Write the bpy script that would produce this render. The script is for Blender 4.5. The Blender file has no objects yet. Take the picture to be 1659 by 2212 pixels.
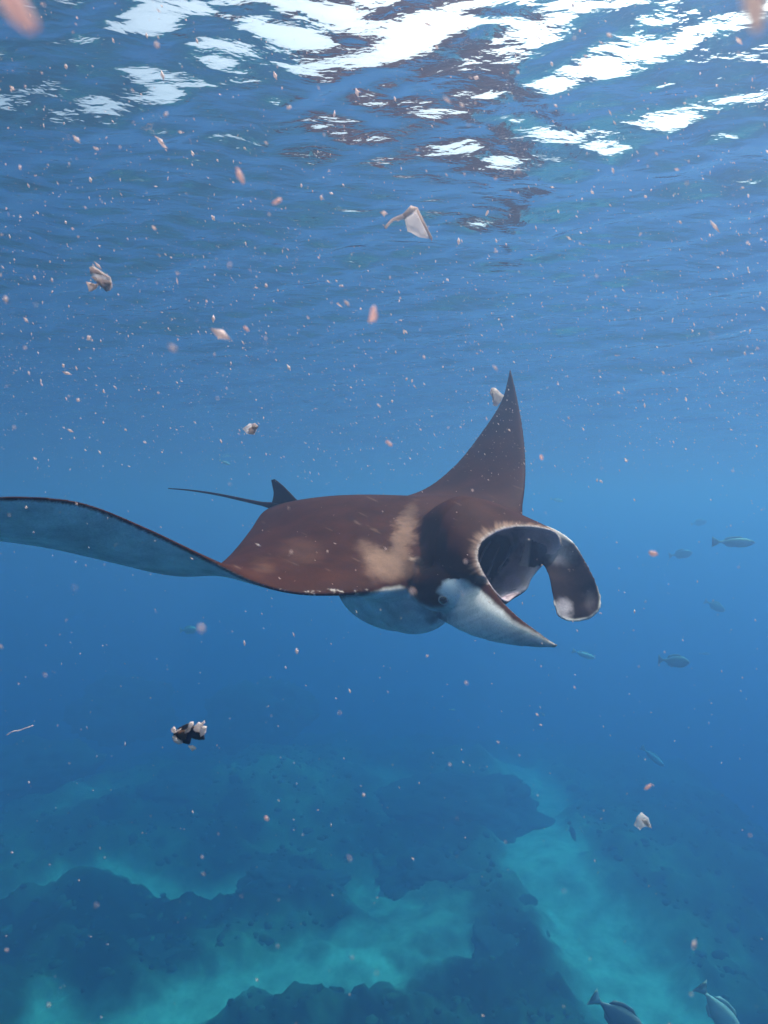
import bpy, bmesh, math, random
import numpy as np
from mathutils import Vector
from mathutils.bvhtree import BVHTree

random.seed(7)
rng = np.random.default_rng(11)
scene = bpy.context.scene
COL = scene.collection

# ------------------------------------------------------------------ camera
CAM_Z = -1.30                      # metres below the mean water surface (z = 0)
FPX = 1318.0                       # focal length, in units of a 1659 x 2212 picture
cam_d = bpy.data.cameras.new('camera')
cam = bpy.data.objects.new('camera', cam_d)
COL.objects.link(cam)
cam.location = (0, 0, CAM_Z)
cam.rotation_euler = (math.radians(90), 0, 0)
cam_d.sensor_fit = 'VERTICAL'
cam_d.sensor_height = 24.0
cam_d.lens = 24.0 * FPX / 2212.0
cam_d.clip_start = 0.02
cam_d.clip_end = 600
cam_d.dof.use_dof = True
cam_d.dof.focus_distance = 2.5
cam_d.dof.aperture_fstop = 3.6
scene.camera = cam

# ------------------------------------------------------------------ world, sun, exposure
SUN_EL, SUN_AZ = 62.0, 50.0        # azimuth measured from +Y (ahead) towards +X
world = bpy.data.worlds.new('World')
scene.world = world
world.use_nodes = True
wn = world.node_tree
sky = wn.nodes.new('ShaderNodeTexSky')
sky.sky_type = 'NISHITA'
sky.sun_disc = False
sky.sun_elevation = math.radians(SUN_EL)
sky.sun_rotation = math.radians(SUN_AZ)
sky.air_density = 0.7
sky.dust_density = 10.0
sky.ozone_density = 0.0
wn.links.new(sky.outputs[0], wn.nodes['Background'].inputs[0])
wn.nodes['Background'].inputs[1].default_value = 0.15
world.cycles.sampling_method = 'MANUAL'
world.cycles.sample_map_resolution = 256

sun_d = bpy.data.lights.new('sun', 'SUN')
sun_d.energy = 5.0
sun_d.angle = math.radians(0.6)
sun_d.color = (1.0, 0.60, 0.56)
sun = bpy.data.objects.new('sun', sun_d)
COL.objects.link(sun)
el, az = math.radians(SUN_EL), math.radians(SUN_AZ)
sdir = Vector((math.sin(az) * math.cos(el), math.cos(az) * math.cos(el), math.sin(el)))
sun.rotation_euler = sdir.to_track_quat('Z', 'Y').to_euler()
sun.location = (0, 0, 5)

vs = scene.view_settings
vs.view_transform = 'Standard'
vs.look = 'None'
vs.gamma = 1
vs.use_curve_mapping = False
vs.exposure = 0.76

cy = scene.cycles
cy.use_denoising = True
cy.max_bounces = 6
cy.diffuse_bounces = 2
cy.glossy_bounces = 2
cy.transmission_bounces = 2
cy.volume_bounces = 4
cy.transparent_max_bounces = 12
cy.sample_clamp_indirect = 4.0
cy.caustics_reflective = False
cy.caustics_refractive = False


# ------------------------------------------------------------------ helpers
def P(u, v, y):
    """the place at distance y ahead of the camera that shows at (u, v) of a 1659 x 2212 picture"""
    return np.array(((u - 829.5) / FPX * y, y, CAM_Z - (v - 1106.0) / FPX * y))


def UV(co):
    y = np.maximum(co[:, 1], 0.05)
    return 829.5 + co[:, 0] / y * FPX, 1106.0 - (co[:, 2] - CAM_Z) / y * FPX


def ground_at(u, v, z):
    """where the line through (u, v) meets the level z"""
    y = (CAM_Z - z) * FPX / (v - 1106.0)
    return ((u - 829.5) / FPX * y, y)


def _h(ix, iy, iz, s):
    n = (ix * 374761393 + iy * 668265263 + iz * 2147483647 + s * 1274126177) & 0xffffffff
    n = ((n ^ (n >> 13)) * 1274126177) & 0xffffffff
    return ((n ^ (n >> 16)) & 0xffff) / 65535.0


def vnoise(p, seed=0):
    p = np.asarray(p, float)
    i = np.floor(p).astype(np.int64)
    f = p - i
    f = f * f * (3 - 2 * f)
    r = 0
    for dx in (0, 1):
        for dy in (0, 1):
            for dz in (0, 1):
                w = (f[:, 0] if dx else 1 - f[:, 0]) * (f[:, 1] if dy else 1 - f[:, 1]) * (f[:, 2] if dz else 1 - f[:, 2])
                r = r + w * _h(i[:, 0] + dx, i[:, 1] + dy, i[:, 2] + dz, seed)
    return r * 2 - 1


def fbm(p, octaves=4, seed=0, gain=0.5):
    a, r, q = 1.0, 0, np.asarray(p, float)
    for k in range(octaves):
        r = r + a * vnoise(q, seed + k)
        q = q * 2.03 + 17.3
        a *= gain
    return r


def smooth(a, b, x):
    t = np.clip((x - a) / (b - a), 0, 1)
    return t * t * (3 - 2 * t)


def srgb(r, g, b):
    f = lambda c: (c / 255 / 12.92) if c <= 10 else ((c / 255 + 0.055) / 1.055) ** 2.4
    return np.array((f(r), f(g), f(b)))


def link(name, me, parent=None, mat=None, smooth_shade=True):
    o = bpy.data.objects.new(name, me)
    COL.objects.link(o)
    if parent is not None:
        o.parent = parent
    if mat is not None and len(me.materials) == 0:
        me.materials.append(mat)
    if smooth_shade and len(me.polygons):
        me.polygons.foreach_set('use_smooth', np.ones(len(me.polygons), bool))
    return o


def mesh_from(name, v, f):
    me = bpy.data.meshes.new(name)
    me.from_pydata([tuple(map(float, p)) for p in v], [], [tuple(map(int, q)) for q in f])
    me.validate()
    me.update()
    return me


def quad_mesh(name, v, f):
    """fast path for all-quad meshes"""
    v = np.asarray(v, np.float32)
    f = np.asarray(f, np.int32)
    me = bpy.data.meshes.new(name)
    me.vertices.add(len(v))
    me.vertices.foreach_set('co', v.ravel())
    me.loops.add(f.size)
    me.loops.foreach_set('vertex_index', f.ravel())
    me.polygons.add(len(f))
    me.polygons.foreach_set('loop_start', np.arange(len(f), dtype=np.int32) * f.shape[1])
    me.update(calc_edges=True)
    return me


def tag(o, label=None, cat=None, group=None, kind=None):
    if label: o['label'] = label
    if cat: o['category'] = cat
    if group: o['group'] = group
    if kind: o['kind'] = kind
    return o


def empty(name, loc=(0, 0, 0)):
    o = bpy.data.objects.new(name, None)
    COL.objects.link(o)
    o.location = loc
    o.empty_display_size = 0.05
    return o


def set_color(me, cols, name='col'):
    a = me.color_attributes.new(name, 'FLOAT_COLOR', 'POINT')
    c = np.ones((len(cols), 4), np.float32)
    c[:, :3] = cols
    a.data.foreach_set('color', c.ravel())


def material(name):
    m = bpy.data.materials.new(name)
    m.use_nodes = True
    nt = m.node_tree
    return m, nt, nt.nodes['Principled BSDF'], nt.nodes['Material Output']


def node(nt, kind, **kw):
    n = nt.nodes.new(kind)
    for k, v in kw.items():
        if k.startswith('i_'):
            key = k[2:]
            key = int(key) if key.isdigit() else key.replace('_', ' ')
            n.inputs[key].default_value = v
        else:
            setattr(n, k, v)
    return n


# ------------------------------------------------------------------ materials
def simple_mat(name, col, rough=0.5, spec=0.5, noise=0.25, scale=30.0, trans=0.0, alpha=1.0):
    m, nt, b, out = material(name)
    tc = node(nt, 'ShaderNodeTexCoord')
    nz = node(nt, 'ShaderNodeTexNoise', i_Scale=scale, i_Detail=4.0)
    nt.links.new(tc.outputs['Object'], nz.inputs['Vector'])
    mx = node(nt, 'ShaderNodeMix', data_type='RGBA')
    nt.links.new(nz.outputs['Fac'], mx.inputs['Factor'])
    c = np.array(col[:3])
    mx.inputs[6].default_value = (*np.clip(c * (1 - noise), 0, 1), 1)
    mx.inputs[7].default_value = (*np.clip(c * (1 + noise), 0, 1), 1)
    nt.links.new(mx.outputs[2], b.inputs['Base Color'])
    b.inputs['Roughness'].default_value = rough
    b.inputs['Specular IOR Level'].default_value = spec
    b.inputs['Alpha'].default_value = alpha
    if trans > 0:
        tr = node(nt, 'ShaderNodeBsdfTranslucent')
        nt.links.new(mx.outputs[2], tr.inputs[0])
        ms = node(nt, 'ShaderNodeMixShader', i_0=trans)
        nt.links.new(b.outputs[0], ms.inputs[1])
        nt.links.new(tr.outputs[0], ms.inputs[2])
        nt.links.new(ms.outputs[0], out.inputs[0])
    return m


def water_surface_mat():
    m, nt, b, out = material('water_surface')
    nt.nodes.remove(b)
    tc = node(nt, 'ShaderNodeTexCoord')
    mp = node(nt, 'ShaderNodeMapping')
    mp.inputs['Rotation'].default_value = (0, 0, math.radians(-14))
    mp.inputs['Scale'].default_value = (0.55, 1.25, 1)
    nt.links.new(tc.outputs['Object'], mp.inputs[0])
    n1 = node(nt, 'ShaderNodeTexNoise', i_Scale=11.0, i_Detail=4.0, i_Roughness=0.45, i_Distortion=0.2)
    nt.links.new(mp.outputs[0], n1.inputs['Vector'])
    bp = node(nt, 'ShaderNodeBump', i_Strength=1.0, i_Distance=0.012)
    nt.links.new(n1.outputs['Fac'], bp.inputs['Height'])
    fr = node(nt, 'ShaderNodeFresnel', i_IOR=1.333)
    nt.links.new(bp.outputs[0], fr.inputs['Normal'])
    gl = node(nt, 'ShaderNodeBsdfGlossy', i_Roughness=0.14)
    gl.inputs['Color'].default_value = (0.97, 0.97, 0.98, 1)
    nt.links.new(bp.outputs[0], gl.inputs['Normal'])
    tr = node(nt, 'ShaderNodeBsdfTransparent')
    ms = node(nt, 'ShaderNodeMixShader')
    nt.links.new(fr.outputs[0], ms.inputs[0])
    nt.links.new(tr.outputs[0], ms.inputs[1])
    nt.links.new(gl.outputs[0], ms.inputs[2])
    nt.links.new(ms.outputs[0], out.inputs[0])
    return m


def skin_mat():
    m, nt, b, out = material('manta_skin')
    at = node(nt, 'ShaderNodeAttribute', attribute_name='col')
    tc = node(nt, 'ShaderNodeTexCoord')
    n1 = node(nt, 'ShaderNodeTexNoise', i_Scale=7.0, i_Detail=6.0, i_Roughness=0.62)
    n2 = node(nt, 'ShaderNodeTexNoise', i_Scale=160.0, i_Detail=3.0, i_Roughness=0.7)
    nt.links.new(tc.outputs['Object'], n1.inputs['Vector'])
    nt.links.new(tc.outputs['Object'], n2.inputs['Vector'])
    r1 = node(nt, 'ShaderNodeMapRange', i_1=0.3, i_2=0.7, i_3=0.70, i_4=1.30)
    r2 = node(nt, 'ShaderNodeMapRange', i_1=0.3, i_2=0.7, i_3=0.86, i_4=1.14)
    nt.links.new(n1.outputs['Fac'], r1.inputs[0])
    nt.links.new(n2.outputs['Fac'], r2.inputs[0])
    mu = node(nt, 'ShaderNodeMath', operation='MULTIPLY')
    nt.links.new(r1.outputs[0], mu.inputs[0])
    nt.links.new(r2.outputs[0], mu.inputs[1])
    vm = node(nt, 'ShaderNodeVectorMath', operation='SCALE')
    nt.links.new(at.outputs['Color'], vm.inputs[0])
    nt.links.new(mu.outputs[0], vm.inputs['Scale'])
    nt.links.new(vm.outputs[0], b.inputs['Base Color'])
    b.inputs['Roughness'].default_value = 0.62
    b.inputs['Specular IOR Level'].default_value = 0.02
    bp = node(nt, 'ShaderNodeBump', i_Strength=0.35, i_Distance=0.002)
    nt.links.new(n2.outputs['Fac'], bp.inputs['Height'])
    nt.links.new(bp.outputs[0], b.inputs['Normal'])
    return m


def bed_mat():
    m, nt, b, out = material('seabed')
    at = node(nt, 'ShaderNodeAttribute', attribute_name='col')
    tc = node(nt, 'ShaderNodeTexCoord')
    n1 = node(nt, 'ShaderNodeTexNoise', i_Scale=1.6, i_Detail=8.0, i_Roughness=0.7)
    nt.links.new(tc.outputs['Object'], n1.inputs['Vector'])
    r1 = node(nt, 'ShaderNodeMapRange', i_1=0.3, i_2=0.7, i_3=0.45, i_4=1.6)
    nt.links.new(n1.outputs['Fac'], r1.inputs[0])
    vm = node(nt, 'ShaderNodeVectorMath', operation='SCALE')
    nt.links.new(at.outputs['Color'], vm.inputs[0])
    nt.links.new(r1.outputs[0], vm.inputs['Scale'])
    nt.links.new(vm.outputs[0], b.inputs['Base Color'])
    b.inputs['Roughness'].default_value = 0.95
    b.inputs['Specular IOR Level'].default_value = 0.1
    return m


# ------------------------------------------------------------------ water body (the haze of the sea)
WATER_DENS = 0.158
def build_haze():
    m = bpy.data.materials.new('sea_water')
    m.use_nodes = True
    nt = m.node_tree
    nt.nodes.clear()
    out = node(nt, 'ShaderNodeOutputMaterial')
    pv = node(nt, 'ShaderNodeVolumePrincipled')
    pv.inputs['Color'].default_value = (0.125, 0.205, 0.335, 1)
    pv.inputs['Absorption Color'].default_value = (0.0, 0.43, 0.66, 1)
    pv.inputs['Density'].default_value = WATER_DENS
    pv.inputs['Anisotropy'].default_value = 0.66
    nt.links.new(pv.outputs[0], out.inputs['Volume'])
    R, top, bot = 120.0, 0.6, -52.0
    v = [(x, y, z) for z in (bot, top) for y in (-R, R) for x in (-R, R)]
    f = [(0, 2, 3, 1), (4, 5, 7, 6), (0, 1, 5, 4), (2, 6, 7, 3), (0, 4, 6, 2), (1, 3, 7, 5)]
    o = link('haze', mesh_from('haze', v, f), mat=m, smooth_shade=False)
    tag(o, 'clear blue sea water fading everything far away to blue', kind='stuff')


# ------------------------------------------------------------------ water surface
def wave_height(x, y):
    h = np.zeros_like(x)
    r = np.random.default_rng(5)
    for lam, amp, n in ((7.0, 0.014, 3), (2.6, 0.0075, 5), (1.1, 0.008, 8), (0.48, 0.0050, 10), (0.22, 0.0034, 14), (0.11, 0.0012, 12)):
        for k in range(n):
            a = math.radians(74 + r.normal(0, 34))
            l = lam * r.uniform(0.75, 1.3)
            ph = r.uniform(0, 6.28)
            kx, ky = math.cos(a) * 6.283 / l, math.sin(a) * 6.283 / l
            s = np.sin(kx * x + ky * y + ph + 0.5 * np.sin(0.8 * x - 0.5 * y + ph))
            h += amp / math.sqrt(n) * 1.4 * (s + 0.25 * np.cos(2 * (kx * x + ky * y + ph)))
    return h


def build_surface():
    nr, na = 500, 760
    rad = 0.12 * (114.0 / 0.12) ** (np.arange(nr) / (nr - 1))
    ang = np.arange(na) / na * 2 * math.pi
    A, Rr = np.meshgrid(ang, rad)
    x, y = (Rr * np.cos(A)).ravel(), (Rr * np.sin(A)).ravel()
    z = wave_height(x, y) * (1 - smooth(25, 90, np.hypot(x, y)))
    i, j = np.meshgrid(np.arange(nr - 1), np.arange(na), indexing='ij')
    j2 = (j + 1) % na
    # faces wound so that the normals point up into the air
    f = np.stack([(i * na + j), ((i + 1) * na + j), ((i + 1) * na + j2), (i * na + j2)], -1).reshape(-1, 4)
    co = np.stack([x, y, z], 1)
    me = quad_mesh('water_surface', co, f)
    bm = bmesh.new()
    bm.from_mesh(me)
    bm.verts.ensure_lookup_table()
    bm.faces.new([bm.verts[k] for k in range(na)])
    bm.to_mesh(me)
    bm.free()
    o = link('water_surface', me, mat=water_surface_mat())
    tag(o, kind='structure')


# ------------------------------------------------------------------ sea bed
BED = -12.4
K = 1.38                           # size of the reef's features
def bed_masks(x, y):
    """sand amount 0..1, by place on the sea floor"""
    w = 0.55 * K * fbm(np.stack([x * 0.5 / K, y * 0.5 / K, 0 * x], 1), 4, 3)
    w2 = 0.55 * K * fbm(np.stack([x * 0.5 / K + 40, y * 0.5 / K, 0 * x], 1), 4, 9)
    xx, yy = x + w, y + w2
    def seg(pts, wid):
        d = np.full(len(x), 1e9)
        for (a, b) in zip(pts[:-1], pts[1:]):
            a, b = np.array(a), np.array(b)
            ab = b - a
            t = np.clip(((xx - a[0]) * ab[0] + (yy - a[1]) * ab[1]) / (ab @ ab), 0, 1)
            d = np.minimum(d, np.hypot(xx - a[0] - t * ab[0], yy - a[1] - t * ab[1]))
        wid = wid * 1.5 * K
        return 1 - smooth(wid * 0.35, wid, d)
    G = lambda u, v: ground_at(u, v, BED)
    s = np.zeros(len(x))
    s = np.maximum(s, 1.0 * seg([G(1110, 1560), G(1150, 1700), G(1165, 1850), G(1260, 1990), G(1400, 2150), G(1520, 2330)], 0.95))
    s = np.maximum(s, 0.9 * seg([G(1120, 1750), G(1160, 1880)], 0.8))
    s = np.maximum(s, 0.55 * seg([G(820, 1900), G(900, 1990), G(960, 2060)], 0.8))
    s = np.maximum(s, 0.85 * seg([G(180, 2280), G(330, 2210), G(480, 2130), G(640, 2095), G(860, 2120)], 0.55))
    s = np.maximum(s, 0.5 * seg([G(830, 2060), G(700, 2040)], 0.5))
    s = np.maximum(s, 0.8 * seg([G(-60, 2010), G(40, 1985), G(150, 1935), G(300, 1895), G(480, 1880)], 0.42))
    s = np.maximum(s, 0.35 * seg([G(840, 1740), G(880, 1690), G(760, 1640)], 0.7))
    s = np.maximum(s, 0.30 * seg([G(200, 1715), G(270, 1690)], 0.6))
    return np.clip(s, 0, 1)


def bed_height(x, y):
    z = BED + 0.5 * K * fbm(np.stack([x * 0.28 / K, y * 0.28 / K, 0 * x + 3], 1), 3, 21)
    sand = bed_masks(x, y)
    rough = fbm(np.stack([x * 1.3, y * 1.3, 0 * x], 1), 4, 31, 0.6)
    z += (1 - sand) * (0.32 + 0.30 * rough) - 0.15 * sand
    # the reef edge drops away on the right and far ahead
    e = x - 1.9 - 0.40 * (y - 8)
    z -= 11.0 * smooth(3.8, 16.0, e)
    z -= 22.0 * smooth(20, 90, np.hypot(x, y))
    return z, sand


def build_bed(mat):
    nr, na = 380, 600
    rad = 0.3 * (113.0 / 0.3) ** (np.arange(nr) / (nr - 1))
    rad[0] = 0.01
    ang = np.arange(na) / na * 2 * math.pi
    A, Rr = np.meshgrid(ang, rad)
    x, y = (Rr * np.cos(A)).ravel(), (Rr * np.sin(A)).ravel() + 8.0 * (1 - smooth(0, 100, Rr.ravel()))
    z, sand = bed_height(x, y)
    i, j = np.meshgrid(np.arange(nr - 1), np.arange(na), indexing='ij')
    j2 = (j + 1) % na
    f = np.stack([(i * na + j), ((i + 1) * na + j), ((i + 1) * na + j2), (i * na + j2)], -1).reshape(-1, 4)
    me = quad_mesh('seabed', np.stack([x, y, z], 1), f)
    n = fbm(np.stack([x * 0.9, y * 0.9, 0 * x + 8], 1), 4, 77)
    n3 = fbm(np.stack([x * 0.33, y * 0.33, 0 * x + 4], 1), 5, 79, 0.6)
    reef = np.outer(np.clip(0.075 + 0.05 * n + 0.09 * n3, 0.015, 1), (0.8, 1.0, 0.5))
    sc = np.outer(0.44 + 0.05 * n, (0.9, 1.0, 0.70))
    set_color(me, reef * (1 - sand[:, None]) + sc * sand[:, None])
    o = link('seabed', me, mat=mat)
    tag(o, kind='structure')


def blob_mesh(name, rx, ry, rz, seed, sub=5, rough=0.25):
    bm = bmesh.new()
    bmesh.ops.create_icosphere(bm, subdivisions=sub, radius=1)
    co = np.array([v.co[:] for v in bm.verts])
    n = fbm(co * 1.6 + seed * 3.1, 5, seed, 0.62)
    co2 = co * (1 + rough * n)[:, None]
    co2 = co2 * np.array((rx, ry, rz))
    for v, c in zip(bm.verts, co2):
        v.co = c
    me = bpy.data.meshes.new(name)
    bm.to_mesh(me)
    bm.free()
    set_color(me, np.outer(np.clip(0.055 + 0.03 * n, 0.02, 1), (0.95, 1.0, 0.8)))
    return me


def build_mounds(mat):
    specs = [  # u, v of the crown, level, radii, label
        (610, 2225, -7.3, 0.75, 0.45, 0.40, 'dark rounded coral mound below the brightest sand patch'),
        (1010, 1730, -7.3, 1.9, 1.5, 0.9, 'broad dark coral mound left of the sand channel below the fin tip'),
        (560, 1545, -7.2, 2.0, 1.6, 1.9, 'faint far coral mound rising at the back below the ray'),
        (270, 1530, -7.4, 1.9, 1.6, 1.9, 'faint far coral mound at the upper left of the reef'),
        (60, 1660, -7.4, 1.7, 1.5, 1.1, 'dark coral mound at the left edge of the picture'),
        (440, 1700, -7.4, 1.9, 1.5, 0.8, 'wide dim coral mound below the torn floating scrap'),
        (330, 2060, -7.4, 1.5, 1.1, 0.6, 'dark coral mound above the lower left sand patch'),
        (1080, 2010, -7.4, 1.0, 1.4, 0.6, 'long dark coral mound beside the sand channel'),
        (930, 1890, -7.4, 1.0, 0.8, 0.6, 'small dark coral mound in the middle of the reef'),
        (640, 1910, -7.4, 1.0, 0.7, 0.5, 'low dark coral mound above the central sand'),
        (930, 2215, -7.4, 1.3, 0.6, 0.4, 'dark coral mound cut by the bottom edge of the picture'),
    ]
    for k, (u, v, z, rx, ry, rz, lab) in enumerate(specs):
        z, rx, ry, rz = z - 5.1, rx * 1.45, ry * 1.45, rz * 0.95
        x, y = ground_at(u, v, z)
        o = link('coral_mound', blob_mesh('coral_mound', rx, ry, rz, 5 + k, 5, 0.3), mat=mat)
        o.location = (x, y, z - 0.1)
        tag(o, lab, 'coral', 'coral mounds of the reef')


def build_coral_growth(mat):
    r = np.random.default_rng(17)
    n0 = 14000
    a = np.radians(r.uniform(35, 145, n0))
    d = 7 + 27 * r.uniform(0, 1, n0) ** 0.8
    x, y = d * np.cos(a), d * np.sin(a)
    z, sand = bed_height(x, y)
    keep = (sand < 0.08) 
    x, y, z = x[keep][:5000], y[keep][:5000], z[keep][:5000]
    bm = bmesh.new()
    bmesh.ops.create_icosphere(bm, subdivisions=1, radius=1)
    base = np.array([v.co[:] for v in bm.verts])
    bf = np.array([[v.index for v in f.verts] for f in bm.faces])
    bm.free()
    Vs, Fs, Cs = [], [], []
    for k in range(len(x)):
        s = 0.045 * math.exp(r.normal(0.5, 0.35))
        q = base * (1 + 0.35 * vnoise(base * 2.1 + k * 3.7, k))[:, None]
        Vs.append(q * np.array((s * r.uniform(.8, 1.5), s * r.uniform(.8, 1.5), s * r.uniform(.5, 1.0))) + (x[k], y[k], z[k]))
        Fs.append(bf + k * len(base))
        Cs.append(np.repeat([np.array((0.8, 1.0, 0.5)) * max(0.02, r.normal(0.06, 0.03))], len(base), 0))
    me = quad_mesh('coral_growth', np.vstack(Vs), np.vstack(Fs))
    set_color(me, np.vstack(Cs))
    o = link('coral_growth', me, mat=mat)
    tag(o, 'small coral heads and rubble covering the dark reef', kind='stuff')


# ------------------------------------------------------------------ the manta ray
def catmull(pts, n):
    pts = np.asarray(pts, float)
    m = len(pts)
    ext = np.vstack([2 * pts[0] - pts[1], pts, 2 * pts[-1] - pts[-2]])
    t = np.linspace(0, m - 1, n)
    i = np.minimum(t.astype(int), m - 2)
    f = (t - i)[:, None]
    p0, p1, p2, p3 = ext[i], ext[i + 1], ext[i + 2], ext[i + 3]
    return 0.5 * ((2 * p1) + (-p0 + p2) * f + (2 * p0 - 5 * p1 + 4 * p2 - p3) * f ** 2 + (-p0 + 3 * p1 - 3 * p2 + p3) * f ** 3)


def loft(rows, nspan, nch, up_hint, color_fn, edge=0.0045, prof_p=(0.55, 0.9)):
    """rows: (LE, TE, thick_up, thick_down, camber); gives verts, quads, colours of a closed blade"""
    R = np.array([np.concatenate([P(*r[0]), P(*r[1]), r[2:5]]) for r in rows])
    R = catmull(R, nspan)
    LE, TE, tu, td, cb = R[:, 0:3], R[:, 3:6], np.maximum(R[:, 6], 0.001), np.maximum(R[:, 7], 0.001), R[:, 8]
    mid = (LE + TE) / 2
    sp = np.gradient(mid, axis=0)
    ch = TE - LE
    N = np.cross(sp, ch)
    N /= np.linalg.norm(N, axis=1)[:, None] + 1e-9
    # keep a consistent side
    for k in range(nspan):
        ref = np.array(up_hint) if k == 0 else N[k - 1]
        if N[k] @ ref < 0:
            N[k] = -N[k]
    if N[nspan // 2] @ np.array(up_hint) < 0:
        N = -N
    for _ in range(6):
        N[1:-1] = (N[:-2] + 2 * N[1:-1] + N[2:]) / 4
    N /= np.linalg.norm(N, axis=1)[:, None]
    c = 0.5 - 0.5 * np.cos(np.linspace(0, math.pi, nch))
    a, b = prof_p
    pk = (a / (a + b)) ** a * (b / (a + b)) ** b
    prof = c ** a * (1 - c) ** b / pk
    ed = (1 - np.abs(2 * c - 1) ** 14)
    V, C = [], []
    for k in range(nspan):
        base = LE[k] + ch[k] * c[:, None] + N[k] * (cb[k] * 4 * c * (1 - c))[:, None]
        e = min(edge, np.linalg.norm(ch[k]) * 0.3)
        up = base + N[k] * (tu[k] * prof + e * ed)[:, None]
        dn = base - N[k] * (td[k] * prof + e * ed)[:, None]
        ring = np.vstack([up, dn[-2:0:-1]])
        side = np.concatenate([np.ones(nch), -np.ones(nch - 2)])
        cc = np.concatenate([c, c[-2:0:-1]])
        V.append(ring)
        s = k / (nspan - 1)
        C.append(color_fn(np.full(len(cc), s), cc, side))
    nrng = 2 * nch - 2
    F = []
    for k in range(nspan - 1):
        for q in range(nrng):
            q2 = (q + 1) % nrng
            F.append((k * nrng + q, (k + 1) * nrng + q, (k + 1) * nrng + q2, k * nrng + q2))
    V = np.vstack(V)
    C = np.vstack(C)
    # caps
    for k in (0, nspan - 1):
        V = np.vstack([V, V[k * nrng:(k + 1) * nrng].mean(0)])
        C = np.vstack([C, C[k * nrng]])
        ci = len(V) - 1
        for q in range(nrng):
            q2 = (q + 1) % nrng
            F.append((ci, k * nrng + q2, k * nrng + q) if k == 0 else (ci, k * nrng + q, k * nrng + q2))
    return V, F, C


BROWN = np.array((0.041, 0.0122, 0.0066))
WHITE = np.array((0.93, 0.90, 0.86))
GREYV = np.array((0.38, 0.33, 0.36))
DARK = np.array((0.022, 0.013, 0.013))


def mixc(a, b, t):
    t = np.asarray(t)[:, None]
    return a * (1 - t) + b * t


def wing_color(s, c, side):
    base = np.where((side > 0)[:, None], BROWN, WHITE)
    lo = 0.022
    base = np.where(((side < 0) & (c < lo))[:, None], BROWN * 0.8, base)
    tipd = smooth(0.955, 0.99, c) * (side < 0)
    return mixc(base, DARK * 2.5, tipd)


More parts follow.
